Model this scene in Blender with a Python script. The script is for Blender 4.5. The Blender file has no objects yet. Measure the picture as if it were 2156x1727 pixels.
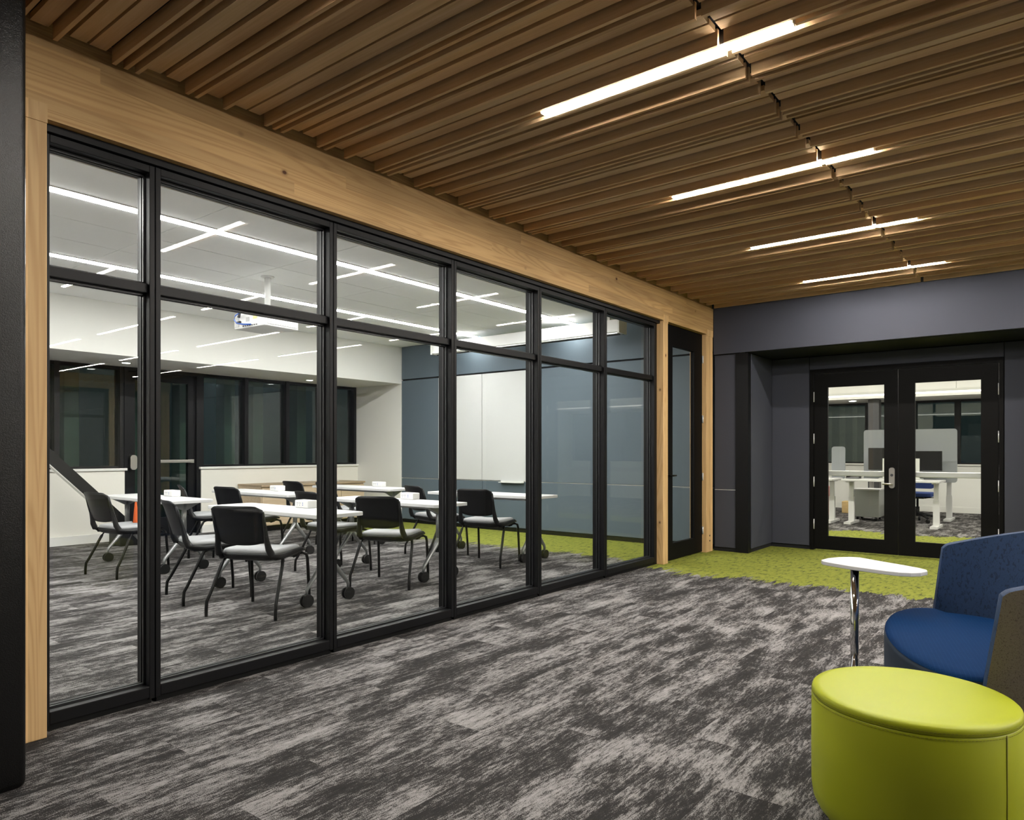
import bpy, bmesh, math, random
from mathutils import Vector, Matrix
random.seed(7)
U = 0.885          # metres per survey unit: every length below is given in survey units and scaled by U when built
PI = math.pi
col = bpy.context.scene.collection
sc = bpy.context.scene

# ------------------------------------------------------------------ camera, world, exposure
F_PX, W_PX, H_PX = 1492.0, 2156.0, 1727.0
yaw = math.atan((2245 - 1078) / F_PX)
cd = bpy.data.cameras.new('camera'); cam = bpy.data.objects.new('camera', cd); col.objects.link(cam)
cam.location = (0, 0, 1.37 * U)
cam.rotation_euler = (PI / 2, 0, yaw)
cd.sensor_fit = 'HORIZONTAL'; cd.sensor_width = 36.0
cd.lens = 36.0 * F_PX / W_PX
cd.shift_y = (951.0 - H_PX / 2) / W_PX
cd.clip_start = 0.05; cd.clip_end = 200
sc.camera = cam
w = bpy.data.worlds.new('world'); sc.world = w; w.use_nodes = True
w.node_tree.nodes['Background'].inputs[0].default_value = (0.004, 0.0065, 0.007, 1)
w.node_tree.nodes['Background'].inputs[1].default_value = 1.0
sc.view_settings.view_transform = 'Standard'; sc.view_settings.look = 'None'
sc.view_settings.exposure = 1.82; sc.view_settings.gamma = 1.0
sc.view_settings.use_curve_mapping = False
sc.cycles.max_bounces = 8; sc.cycles.diffuse_bounces = 4; sc.cycles.glossy_bounces = 4
sc.cycles.transparent_max_bounces = 16; sc.cycles.caustics_reflective = False; sc.cycles.caustics_refractive = False
sc.cycles.use_denoising = True
sc.cycles.sample_clamp_indirect = 4.0
L_CLASS = 26.0      # radiance of the classroom ceiling strips
L_FOYER = 57.0      # radiance of the foyer slat-ceiling strips
L_OFFICE = 12.5  # radiance of the added, unseen office fill lights

# ------------------------------------------------------------------ materials
MATS = {}
def nt(name):
    m = bpy.data.materials.new(name); m.use_nodes = True
    t = m.node_tree; b = t.nodes['Principled BSDF']
    MATS[name] = m
    return m, t, b
def N(t, typ, **kw):
    n = t.nodes.new(typ)
    for k, v in kw.items():
        if k == 'ins':
            for i, x in v.items(): n.inputs[i].default_value = x
        else: setattr(n, k, v)
    return n
def L(t, a, b): t.links.new(a, b)
def M(t, op, a, b=None, c=None):
    n = t.nodes.new('ShaderNodeMath'); n.operation = op
    for i, x in enumerate((a, b, c)):
        if x is None: continue
        if isinstance(x, (int, float)): n.inputs[i].default_value = x
        else: t.links.new(x, n.inputs[i])
    return n.outputs[0]
def mixc(t, fac, a, b, mode='MIX'):
    n = t.nodes.new('ShaderNodeMix'); n.data_type = 'RGBA'; n.blend_type = mode
    for s, x in ((0, fac), (6, a), (7, b)):
        if isinstance(x, (int, float)): n.inputs[s].default_value = x
        elif isinstance(x, tuple): n.inputs[s].default_value = x if len(x) == 4 else (*x, 1)
        else: t.links.new(x, n.inputs[s])
    return n.outputs[2]
def ramp(t, fac, stops, interp='LINEAR'):
    n = t.nodes.new('ShaderNodeValToRGB'); n.color_ramp.interpolation = interp
    e = n.color_ramp.elements
    while len(e) < len(stops): e.new(0.5)
    for i, (p, c) in enumerate(stops):
        e[i].position = p
        e[i].color = (c, c, c, 1) if isinstance(c, (int, float)) else (*c, 1)
    t.links.new(fac, n.inputs[0])
    return n.outputs[0]
def scaled(t, src, sx, sy, sz):
    n = t.nodes.new('ShaderNodeVectorMath'); n.operation = 'MULTIPLY'
    n.inputs[1].default_value = (sx, sy, sz); t.links.new(src, n.inputs[0])
    return n.outputs[0]
def noise(t, vec, scale, detail=3.0, rough=0.55, dist=0.0):
    n = t.nodes.new('ShaderNodeTexNoise')
    n.inputs['Scale'].default_value = scale; n.inputs['Detail'].default_value = detail
    n.inputs['Roughness'].default_value = rough; n.inputs['Distortion'].default_value = dist
    t.links.new(vec, n.inputs['Vector'])
    return n.outputs['Fac']
def bump(t, b, h, strength=0.2, dist=0.01):
    n = t.nodes.new('ShaderNodeBump'); n.inputs['Strength'].default_value = strength
    n.inputs['Distance'].default_value = dist
    t.links.new(h, n.inputs['Height']); t.links.new(n.outputs[0], b.inputs['Normal'])
def plain(name, c, rough=0.5, metal=0.0, spec=0.5, grain=0.0, gscale=300.0, bumpy=0.0):
    m, t, b = nt(name)
    b.inputs['Base Color'].default_value = (*c, 1); b.inputs['Roughness'].default_value = rough
    b.inputs['Metallic'].default_value = metal; b.inputs['Specular IOR Level'].default_value = spec
    tc = N(t, 'ShaderNodeTexCoord')
    if grain or bumpy:
        n = noise(t, tc.outputs['Object'], gscale, 3.0)
        if grain:
            k = M(t, 'MULTIPLY_ADD', n, 2 * grain, 1 - grain)
            L(t, mixc(t, 1.0, (*c, 1), k, 'MULTIPLY'), b.inputs['Base Color'])
        if bumpy: bump(t, b, n, bumpy, 0.004)
    return m
def emit(name, c, s):
    m = bpy.data.materials.new(name); m.use_nodes = True; t = m.node_tree; t.nodes.clear()
    o = N(t, 'ShaderNodeOutputMaterial'); e = N(t, 'ShaderNodeEmission')
    e.inputs[0].default_value = (*c, 1); e.inputs[1].default_value = s
    L(t, e.outputs[0], o.inputs[0]); MATS[name] = m
    return m
def glass(name, tint, f0=0.04):
    # clear pane: light passes straight through, the rest mirrors by the angle of view on the surface itself
    m = bpy.data.materials.new(name); m.use_nodes = True; t = m.node_tree; t.nodes.clear()
    o = N(t, 'ShaderNodeOutputMaterial'); tr = N(t, 'ShaderNodeBsdfTransparent'); gl = N(t, 'ShaderNodeBsdfGlossy')
    tr.inputs[0].default_value = (*tint, 1); gl.inputs['Roughness'].default_value = 0.0
    g = N(t, 'ShaderNodeNewGeometry')
    d = N(t, 'ShaderNodeVectorMath', operation='DOT_PRODUCT')
    L(t, g.outputs['Normal'], d.inputs[0]); L(t, g.outputs['Incoming'], d.inputs[1])
    c = M(t, 'ABSOLUTE', d.outputs['Value']); p = M(t, 'POWER', M(t, 'SUBTRACT', 1.0, c), 5.0)
    f = M(t, 'MULTIPLY_ADD', p, 0.60 - f0, f0)
    mx = N(t, 'ShaderNodeMixShader'); L(t, f, mx.inputs[0]); L(t, tr.outputs[0], mx.inputs[1]); L(t, gl.outputs[0], mx.inputs[2])
    L(t, mx.outputs[0], o.inputs[0]); MATS[name] = m
    return m

PLW, PLL = 0.25, 1.0      # carpet plank, metres
def carpet():
    m, t, b = nt('carpet')
    g = N(t, 'ShaderNodeNewGeometry'); s = N(t, 'ShaderNodeSeparateXYZ'); L(t, g.outputs['Position'], s.inputs[0])
    x, y = s.outputs[0], s.outputs[1]
    ci = M(t, 'FLOOR', M(t, 'DIVIDE', x, PLW))
    off = M(t, 'FRACT', M(t, 'MULTIPLY', ci, 0.37))
    ri = M(t, 'FLOOR', M(t, 'ADD', M(t, 'DIVIDE', y, PLL), off))
    cv = N(t, 'ShaderNodeCombineXYZ'); L(t, ci, cv.inputs[0]); L(t, ri, cv.inputs[1])
    wn = N(t, 'ShaderNodeTexWhiteNoise', noise_dimensions='3D'); L(t, cv.outputs[0], wn.inputs['Vector'])
    sh = scaled(t, wn.outputs['Color'], 0.55, 0.9, 0.0)
    ad = N(t, 'ShaderNodeVectorMath', operation='ADD'); L(t, g.outputs['Position'], ad.inputs[0]); L(t, sh, ad.inputs[1])
    pv = ad.outputs[0]
    a0 = noise(t, scaled(t, pv, 5.0, 2.0, 1), 1.0, 2.0, 0.5, 0.4)
    a1 = noise(t, scaled(t, pv, 22, 3.6, 1), 1.0, 6.0, 0.68, 0.5)
    a = M(t, 'ADD', M(t, 'MULTIPLY', M(t, 'SUBTRACT', a0, 0.5), 0.9), a1)
    f = noise(t, scaled(t, pv, 110, 22, 1), 1.0, 3.0, 0.65)
    sp = noise(t, scaled(t, g.outputs['Position'], 1, 1, 1), 260.0, 2.0, 0.7)
    v = M(t, 'ADD', a, M(t, 'ADD', M(t, 'MULTIPLY', M(t, 'SUBTRACT', f, 0.5), 0.85), M(t, 'MULTIPLY', M(t, 'SUBTRACT', sp, 0.5), 1.0)))
    grey = ramp(t, v, [(0.0, (.018, .017, .0165)), (0.45, (.030, .028, .0275)), (0.53, (.070, .066, .064)), (0.60, (.20, .19, .187)), (1.0, (.33, .318, .312))])
    gf = noise(t, scaled(t, pv, 26, 9, 1), 1.0, 4.0, 0.7)
    gv = M(t, 'ADD', gf, M(t, 'MULTIPLY', M(t, 'SUBTRACT', sp, 0.5), 0.5))
    green = ramp(t, gv, [(0.0, (.045, .05, .02)), (0.385, (.07, .078, .025)), (0.425, (.175, .195, .032)), (0.6, (.215, .232, .040)), (1.0, (.27, .285, .06))])
    # band of green planks with a ragged edge
    jag = noise(t, scaled(t, g.outputs['Position'], 17, 1.3, 1), 1.0, 4.0, 0.7)
    jag2 = noise(t, scaled(t, g.outputs['Position'], 2.2, 0.7, 1), 1.0, 1.0, 0.5)
    j = M(t, 'ADD', M(t, 'MULTIPLY', M(t, 'SUBTRACT', jag, 0.5), 1.15 * U), M(t, 'MULTIPLY', M(t, 'SUBTRACT', jag2, 0.5), 0.8 * U))
    incl = M(t, 'LESS_THAN', x, -3.95 * U)
    lo = M(t, 'ADD', M(t, 'MULTIPLY', incl, 0.45 * U), 7.55 * U)
    yy = M(t, 'ADD', y, j)
    mask = M(t, 'MULTIPLY', M(t, 'GREATER_THAN', yy, lo), M(t, 'LESS_THAN', yy, 13.2 * U))
    L(t, mixc(t, mask, grey, green), b.inputs['Base Color'])
    b.inputs['Roughness'].default_value = 0.95; b.inputs['Specular IOR Level'].default_value = 0.1
    bump(t, b, sp, 0.35, 0.004)
    return m
carpet()

def pine(name, axis, base=((.42, .24, .093), (.60, .39, .172)), lam=True):
    m, t, b = nt(name)
    g = N(t, 'ShaderNodeNewGeometry'); P = g.outputs['Position']
    st = {'y': (9, .45, 9), 'z': (9, 9, .45)}[axis]
    s = N(t, 'ShaderNodeSeparateXYZ'); L(t, P, s.inputs[0])
    if axis == 'y':      # glued boards lie one over another along the beam
        li = M(t, 'FLOOR', M(t, 'DIVIDE', s.outputs[2], 0.068))
        bi = M(t, 'FLOOR', M(t, 'DIVIDE', M(t, 'ADD', s.outputs[1], M(t, 'MULTIPLY', li, 1.37)), 3.1))
    else:
        li = M(t, 'FLOOR', M(t, 'DIVIDE', s.outputs[1], 0.04)); bi = M(t, 'MULTIPLY', li, 0.0)
    cv = N(t, 'ShaderNodeCombineXYZ'); L(t, li, cv.inputs[0]); L(t, bi, cv.inputs[1])
    wn = N(t, 'ShaderNodeTexWhiteNoise', noise_dimensions='3D'); L(t, cv.outputs[0], wn.inputs['Vector'])
    ad = N(t, 'ShaderNodeVectorMath', operation='ADD'); L(t, P, ad.inputs[0]); L(t, scaled(t, wn.outputs['Color'], 3, 3, 3), ad.inputs[1])
    pv = ad.outputs[0]
    warp = noise(t, scaled(t, pv, *st), 0.55, 2.0, 0.5, 0.4)
    rings = N(t, 'ShaderNodeTexWave', wave_type='BANDS', bands_direction='X')
    cr = N(t, 'ShaderNodeCombineXYZ'); L(t, M(t, 'MULTIPLY', warp, 7.0), cr.inputs[0])
    L(t, cr.outputs[0], rings.inputs[0]); rings.inputs['Scale'].default_value = 1.1; rings.inputs['Distortion'].default_value = 0.4
    fine = noise(t, scaled(t, pv, st[0] * 9, st[1] * 6 if axis == 'y' else st[1] * 9, st[2] * 9 if axis == 'y' else st[2] * 6), 1.0, 3.0)
    v = M(t, 'ADD', M(t, 'MULTIPLY', M(t, 'POWER', rings.outputs['Fac'], 2.2), 0.38), M(t, 'MULTIPLY', fine, 0.5))
    c = ramp(t, v, [(0.1, base[1]), (0.85, base[0])])
    tone = M(t, 'MULTIPLY_ADD', wn.outputs['Value'], 0.28, 0.86)
    c = mixc(t, 1.0, c, tone, 'MULTIPLY')
    # knots
    vo = N(t, 'ShaderNodeTexVoronoi'); vo.inputs['Scale'].default_value = 4.6
    L(t, scaled(t, P, 1, .75 if axis == 'y' else 1, 1 if axis == 'y' else .75), vo.inputs['Vector'])
    k = ramp(t, vo.outputs['Distance'], [(0.0, 1.0), (0.036, 1.0), (0.058, 0.35), (0.10, 0.0)])
    pick = M(t, 'GREATER_THAN', M(t, 'FRACT', M(t, 'MULTIPLY', vo.outputs['Color'], 7.3)), 0.35)
    c = mixc(t, M(t, 'MULTIPLY', k, pick), c, (.10, .038, .012))
    L(t, c, b.inputs['Base Color']); b.inputs['Roughness'].default_value = 0.55; b.inputs['Specular IOR Level'].default_value = 0.3
    return m
pine('pine_beam', 'y'); pine('pine_post', 'z', ((.54, .325, .135), (.72, .48, .23)))

def slatwood():
    m, t, b = nt('slat_wood')
    tc = N(t, 'ShaderNodeTexCoord'); oi = N(t, 'ShaderNodeObjectInfo')
    ad = N(t, 'ShaderNodeVectorMath', operation='ADD'); L(t, tc.outputs['Object'], ad.inputs[0])
    cv = N(t, 'ShaderNodeCombineXYZ')
    for i, k in enumerate((31.0, 17.0, 7.0)): L(t, M(t, 'MULTIPLY', oi.outputs['Random'], k), cv.inputs[i])
    L(t, cv.outputs[0], ad.inputs[1]); pv = ad.outputs[0]
    n1 = noise(t, scaled(t, pv, .9, 16, 16), 1.0, 4.0, 0.6, 0.6)
    n2 = noise(t, scaled(t, pv, 4, 120, 120), 1.0, 3.0, 0.6)
    v = M(t, 'ADD', M(t, 'MULTIPLY', n1, 0.7), M(t, 'MULTIPLY', n2, 0.3))
    c = ramp(t, v, [(0.25, (.46, .30, .15)), (0.5, (.60, .42, .235)), (0.75, (.70, .53, .33))])
    tone = ramp(t, oi.outputs['Random'], [(0.0, (.80, .74, .66)), (0.35, (1.05, .98, .90)), (0.65, (1.0, 1.02, 1.05)), (1.0, (1.18, 1.06, .92))])
    L(t, mixc(t, 1.0, c, tone, 'MULTIPLY'), b.inputs['Base Color'])
    b.inputs['Roughness'].default_value = 0.75; b.inputs['Specular IOR Level'].default_value = 0.12
    return m
slatwood()

def lightwood(name, c0, c1):
    m, t, b = nt(name)
    tc = N(t, 'ShaderNodeTexCoord')
    n1 = noise(t, scaled(t, tc.outputs['Object'], 26, 2.0, 26), 1.0, 4.0, 0.6)
    L(t, ramp(t, n1, [(0.3, c0), (0.7, c1)]), b.inputs['Base Color']); b.inputs['Roughness'].default_value = 0.5
lightwood('birch', (.50, .38, .25), (.60, .48, .34))
lightwood('birch_edge', (.36, .27, .17), (.42, .32, .21))

plain('black_frame', (.0045, .0045, .0052), 0.45, spec=.22, grain=.1)
plain('black_column', (.0035, .0034, .0033), 0.30, spec=.30, bumpy=.35, gscale=260)
plain('black_door', (.0036, .0033, .0031), 0.55, spec=.1, grain=.1)
plain('gasket', (.006, .006, .006), 0.5, spec=.2)
plain('sash_inner', (.012, .0125, .0135), 0.35, spec=.4)
plain('black_backing', (.006, .006, .008), 0.9)
plain('panel_blue', (.048, .051, .066), 0.72, spec=.25, grain=.05, gscale=500)
plain('panel_blue_class', (.096, .126, .152), 0.62, spec=.3, grain=.04, gscale=500)
plain('soffit_black', (.012, .013, .013), 0.6, spec=.25)
plain('white_paint', (.76, .755, .72), 0.75, grain=.015, gscale=40)
plain('cream_paint', (.80, .78, .71), 0.75)
plain('ceiling_white', (.92, .92, .91), 0.85, grain=.015, gscale=200)
plain('ceiling_gap', (.30, .30, .29), 0.9)
plain('whiteboard', (.54, .55, .545), 0.3)
plain('metal_light', (.62, .62, .60), 0.35, metal=.6)
plain('hinge_steel', (.55, .55, .54), 0.35, metal=.25)
plain('chrome', (.85, .85, .85), 0.06, metal=1.0)
plain('satin_nickel', (.62, .60, .56), 0.30, metal=1.0)
plain('steel_grey', (.33, .34, .34), 0.38, metal=.7)
plain('white_laminate', (.62, .62, .62), 0.35)
plain('white_edge', (.60, .61, .58), 0.5)
plain('white_plastic', (.70, .70, .69), 0.4)
plain('grey_plastic', (.42, .42, .42), 0.5)
plain('socket_dark', (.03, .03, .035), 0.5)
plain('label_yellow', (.72, .62, .25), 0.6)
plain('cable_blue', (.02, .09, .42), 0.5)
plain('chair_black', (.0065, .0065, .007), 0.42, spec=.3, grain=.08, gscale=180)
plain('tube_black', (.004, .004, .004), 0.35, spec=.18)
plain('seat_grey', (.30, .305, .315), 0.55, grain=.06, gscale=260)
plain('rubber_black', (.007, .007, .007), 0.45, spec=.3)
plain('felt_grey', (.27, .285, .305), 0.95, grain=.22, gscale=130)
plain('screen_black', (.010, .010, .011), 0.25)
plain('seat_navy', (.010, .035, .16), 0.8, grain=.2, gscale=200)
plain('mobile_pedestal', (.36, .375, .345), 0.5)
plain('base_outside', (.03, .04, .035), 0.9)
plain('fin_grey', (.17, .21, .19), 0.8, grain=.15, gscale=6)
plain('tote_pink', (.62, .26, .25), 0.8, grain=.15, gscale=30)
plain('tote_blue', (.03, .06, .35), 0.7)
plain('carton_yellow', (.72, .52, .24), 0.8, grain=.2, gscale=30)
plain('orange', (.75, .13, .02), 0.6)
plain('ottoman_green', (.33, .365, .010), 0.45, spec=.3, grain=.03, gscale=500, bumpy=.05)
plain('stitch_green', (.20, .20, .012), 0.6)
plain('wall_grey', (.34, .34, .34), 0.8)
plain('column_grey', (.045, .045, .048), 0.5)
plain('night_trunk', (.05, .06, .05), 0.9)

def weave(name, c, c2, sx, sy, rough=0.55, kind='crack'):
    m, t, b = nt(name); tc = N(t, 'ShaderNodeTexCoord')
    n = noise(t, scaled(t, tc.outputs['Object'], sx, sx, sy), 1.0, 2.0, 0.6, 0.8)
    f = ramp(t, n, [(0.36, 1.0), (0.46, 0.0)])
    L(t, mixc(t, f, c, c2), b.inputs['Base Color']); b.inputs['Roughness'].default_value = rough
    b.inputs['Specular IOR Level'].default_value = 0.3
    bump(t, b, n, 0.2, 0.003)
weave('lounge_back_blue', (.011, .031, .080, 1), (.005, .015, .044, 1), 95, 45, 0.7)
def seatblue():
    m, t, b = nt('lounge_seat_blue'); tc = N(t, 'ShaderNodeTexCoord')
    w1 = N(t, 'ShaderNodeTexWave', wave_type='BANDS', bands_direction='X'); w2 = N(t, 'ShaderNodeTexWave', wave_type='BANDS', bands_direction='Y')
    for q in (w1, w2):
        q.inputs['Scale'].default_value = 22; q.inputs['Distortion'].default_value = 0.25
        L(t, tc.outputs['Object'], q.inputs[0])
    v = M(t, 'MAXIMUM', w1.outputs['Fac'], w2.outputs['Fac'])
    f = ramp(t, v, [(0.965, 0.0), (1.0, 1.0)])
    nn = noise(t, tc.outputs['Object'], 14, 2.0)
    L(t, mixc(t, M(t, 'MULTIPLY', f, M(t, 'MULTIPLY', nn, 0.5)), (.003, .021, .074, 1), (.016, .062, .15, 1)), b.inputs['Base Color'])
    b.inputs['Roughness'].default_value = 0.8; b.inputs['Specular IOR Level'].default_value = 0.04
seatblue()
plain('lounge_side_blue', (.014, .024, .042), 0.6, spec=.25, grain=.1, gscale=200)
weave('lounge_shell_brown', (.20, .17, .155, 1), (.12, .10, .092, 1), 240, 240, 0.9)

emit('strip_foyer', (1.0, .955, .89), L_FOYER)
emit('strip_class', (1.0, .985, .965), L_CLASS)
emit('office_fill', (1.0, .95, .86), L_OFFICE)
emit('strip_pendant', (1.0, .95, .86), 1.3)
emit('downlight_glow', (1.0, .97, .90), 14.0)
emit('outdoor_lamp', (1.0, .95, .85), 14.0)
emit('lit_window_far', (.65, .85, .55), 0.45)
glass('pane_clear', (.975, .985, .973), 0.018)
glass('pane_window', (.70, .78, .74), 0.055)

# ------------------------------------------------------------------ builders
class MB:
    def __init__(s): s.v = []; s.f = []; s.sm = []
    def add(s, vs, fs, smooth=False):
        o = len(s.v); s.v += [tuple(q) for q in vs]
        s.f += [tuple(o + i for i in f) for f in fs]; s.sm += [smooth] * len(fs)
        return s
    def box(s, x0, x1, y0, y1, z0, z1):
        if x0 > x1: x0, x1 = x1, x0
        if y0 > y1: y0, y1 = y1, y0
        if z0 > z1: z0, z1 = z1, z0
        v = [(x, y, z) for z in (z0, z1) for y in (y0, y1) for x in (x0, x1)]
        return s.add(v, [(0, 2, 3, 1), (4, 5, 7, 6), (0, 1, 5, 4), (2, 6, 7, 3), (0, 4, 6, 2), (1, 3, 7, 5)])
    def obox(s, c, ax, ay, az):       # oriented box from centre and half axes
        c, ax, ay, az = map(Vector, (c, ax, ay, az))
        v = [c + ax * i + ay * j + az * k for k in (-1, 1) for j in (-1, 1) for i in (-1, 1)]
        return s.add(v, [(0, 2, 3, 1), (4, 5, 7, 6), (0, 1, 5, 4), (2, 6, 7, 3), (0, 4, 6, 2), (1, 3, 7, 5)])
    def prism(s, pts, z0, z1, smooth=False):
        n = len(pts)
        v = [(x, y, z0) for x, y in pts] + [(x, y, z1) for x, y in pts]
        s.add(v, [tuple(range(n - 1, -1, -1)), tuple(range(n, 2 * n))])
        o = len(s.v) - 2 * n
        s.f += [(o + i, o + (i + 1) % n, o + n + (i + 1) % n, o + n + i) for i in range(n)]; s.sm += [smooth] * n
        return s
    def lathe(s, prof, c=(0, 0), n=48):
        v = []; f = []
        for r, z in prof:
            for i in range(n):
                a = 2 * PI * i / n; v.append((c[0] + r * math.cos(a), c[1] + r * math.sin(a), z))
        for k in range(len(prof) - 1):
            for i in range(n):
                j = (i + 1) % n; f.append((k * n + i, k * n + j, (k + 1) * n + j, (k + 1) * n + i))
        s.add(v, f, True)
        o = len(s.v) - len(v)
        if prof[0][0] > 1e-5: s.f.append(tuple(o + i for i in range(n - 1, -1, -1))); s.sm.append(False)
        if prof[-1][0] > 1e-5: s.f.append(tuple(o + (len(prof) - 1) * n + i for i in range(n))); s.sm.append(False)
        return s
    def tube(s, path, r, n=10, flat=1.0):
        P = [Vector(p) for p in path]; rings = []
        for i, p in enumerate(P):
            d = (P[min(i + 1, len(P) - 1)] - P[max(i - 1, 0)]).normalized()
            u = Vector((1, 0, 0)) if abs(d.z) > 0.7 else Vector((0, 0, 1))
            a = d.cross(u).normalized(); b = d.cross(a).normalized()
            rr = r[i] if isinstance(r, (list, tuple)) else r
            rings.append([p + a * rr * math.cos(2 * PI * k / n) * flat + b * rr * math.sin(2 * PI * k / n) for k in range(n)])
        v = [q for g in rings for q in g]; f = []
        for i in range(len(P) - 1):
            for k in range(n):
                j = (k + 1) % n; f.append((i * n + k, i * n + j, (i + 1) * n + j, (i + 1) * n + k))
        s.add(v, f, True)
        o = len(s.v) - len(v); m = (len(P) - 1) * n
        s.f.append(tuple(o + i for i in range(n - 1, -1, -1))); s.f.append(tuple(o + m + i for i in range(n))); s.sm += [False, False]
        return s
    def grid(s, rows, closed=False, smooth=True):      # rows of equal length; one surface
        n = len(rows[0]); v = [q for r in rows for q in r]; f = []
        for i in range(len(rows) - 1):
            for k in range(n if closed else n - 1):
                j = (k + 1) % n; f.append((i * n + k, i * n + j, (i + 1) * n + j, (i + 1) * n + k))
        return s.add(v, f, smooth)
    def build(s, name, mat, parent=None, org=(0, 0, 0), bevel=0.0, seg=2, link=True):
        me = bpy.data.meshes.new(name)
        me.from_pydata([((x - org[0]) * U, (y - org[1]) * U, (z - org[2]) * U) for x, y, z in s.v], [], s.f)
        bm = bmesh.new(); bm.from_mesh(me); bmesh.ops.recalc_face_normals(bm, faces=bm.faces); bm.to_mesh(me); bm.free()
        for p, q in zip(me.polygons, s.sm): p.use_smooth = q
        me.materials.append(MATS[mat])
        o = bpy.data.objects.new(name, me)
        if link: col.objects.link(o)
        if parent is not None: o.parent = parent
        elif org != (0, 0, 0): o.location = Vector(org) * U
        if bevel:
            b = o.modifiers.new('bevel', 'BEVEL'); b.width = bevel * U; b.segments = seg; b.limit_method = 'ANGLE'; b.angle_limit = 0.7
        return o
def box(*a): return MB().box(*a)
def tag(o, label=None, cat=None, group=None, kind=None):
    if label: o['label'] = label
    if cat: o['category'] = cat
    if group: o['group'] = group
    if kind: o['kind'] = kind
    return o
def thing(name, label, cat, loc=(0, 0, 0), rz=0.0, group=None, kind=None):
    o = bpy.data.objects.new(name, None); col.objects.link(o)
    o.empty_display_size = 0.1
    o.location = Vector(loc) * U; o.rotation_euler = (0, 0, rz)
    return tag(o, label, cat, group, kind)
def struct(name, mb, mat, label, cat, **kw):
    return tag(mb.build(name, mat, **kw), label, cat, None, 'structure')
def children(o): return [c for c in bpy.data.objects if c.parent is o]
KIDS = {}
def copy_tree(o, parent=None, kids=None):
    c = o.copy(); col.objects.link(c); c.parent = parent
    for ch in children(o): copy_tree(ch, c)
    return c
def rrect(x0, x1, y0, y1, r, n=6):
    pts = []
    for cx_, cy_, a0 in ((x1 - r, y1 - r, 0), (x0 + r, y1 - r, PI / 2), (x0 + r, y0 + r, PI), (x1 - r, y0 + r, 1.5 * PI)):
        for i in range(n + 1):
            a = a0 + PI / 2 * i / n; pts.append((cx_ + r * math.cos(a), cy_ + r * math.sin(a)))
    return pts

# ------------------------------------------------------------------ floor
floor = struct('floor', box(-13, 14.2, -4.2, 18.9, -.12, -.012), 'base_outside', 'carpeted floor of grey streaked planks with a lime green band', 'floor')
pw, pl = PLW / U, PLL / U
gap = .0004
plank_mesh = box(gap, pw - gap, gap, pl - gap, -.012, 0).build('carpet_plank', 'carpet', link=False).data
rest = MB(); cand = []
for ci in range(int(math.floor(-11.6 / pw)), int(math.ceil(14.1 / pw))):
    off = (ci * 0.37) % 1.0
    for ri in range(-4, 20):
        x, y = ci * pw, (ri - off) * pl
        if y + pl < -4 or y > 18.7 or (x > 4.2 and y > 9.4) or (x + pw < -8.2 and y > 9.9): continue
        vx, vy = x + pw / 2, y + pl / 2
        d = -vx * -1 * 0
        dep = -vx * math.sin(yaw) + vy * math.cos(yaw); lat = vx * math.cos(yaw) + vy * math.sin(yaw)
        vis = dep > 1.6 and abs(lat / dep) < .80 and -9.7 < vx < .8 and vy < 10.4
        cand.append((dep if vis else 1e3 + dep, x, y))
cand.sort()
for k, (dep, x, y) in enumerate(cand):
    if k < 298 and dep < 999:
        o = bpy.data.objects.new('carpet_plank', plank_mesh); col.objects.link(o); o.parent = floor
        o.location = (x * U, y * U, 0)
    else: rest.box(x + gap, x + pw - gap, y + gap, y + pl - gap, -.012, 0)
tag(rest.build('carpet_field', 'carpet', floor), kind='stuff')

# ------------------------------------------------------------------ foyer slat ceiling
ceil = struct('ceiling', box(-3.86, 14, -4, 9.5, 3.445, 3.50), 'black_backing', 'open slat ceiling of brown wooden boards and fins over the foyer', 'ceiling')
PER, Y0 = .866, 1.580
FIN = [(0.0, .020), (.056, .020), (.113, .020), (.379, .020), (.432, .020), (.600, .020)]
FLAT = [(.170, .076), (.275, .076), (.505, .075), (.672, .075), (.762, .076)]
ZF, ZB, ZT = 3.337, 3.388, 3.418
SEG = 2.483
def slat_mesh(nm, wdt, z0, ln=SEG): return box(0, ln, 0, wdt, z0 - ZT, 0).build(nm, 'slat_wood', link=False, bevel=0).data
fin_m = slat_mesh('ceiling_slat', .020, ZF); flat_m = slat_mesh('ceiling_slat', .0758, ZB)
fin_l = slat_mesh('ceiling_slat', .020, ZF, 1.405); fin_r = slat_mesh('ceiling_slat', .020, ZF, 2.165)
def slat(me, x, y):
    o = bpy.data.objects.new('ceiling_slat', me); col.objects.link(o); o.parent = ceil
    o.location = (x * U, y * U, ZT * U)
LIGHT_K = (2, 4, 6, 8); LIGHT_BACK = (0,)
far = MB()
XL, XR = -3.812, -1.299
for k in range(-6, 10):
    yb = Y0 + PER * k
    for (o_, wd, lowz, me) in [(a, .020, ZF, fin_m) for a, _ in FIN] + [(a, .0758, ZB, flat_m) for a, _ in FLAT]:
        y = yb + o_
        if y + wd > 9.415: continue
        lit = o_ == .056 and k in LIGHT_K + LIGHT_BACK
        if k >= -1:
            if lit: slat(fin_l, XL, y); slat(fin_r, -.982, y)
            else: slat(me, XL, y); slat(me, XR, y)
        else:
            for x in (XL, XR):
                if not lit: far.box(x, x + SEG, y, y + wd, lowz, ZT)
        for q in range(5):
            x0 = 1.212 + q * 2.511
            if not (lit and k in LIGHT_K): far.box(x0, x0 + SEG, y, y + wd, lowz, ZT)
tag(far.build('ceiling_slat_field', 'slat_wood', ceil), kind='stuff')

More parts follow.
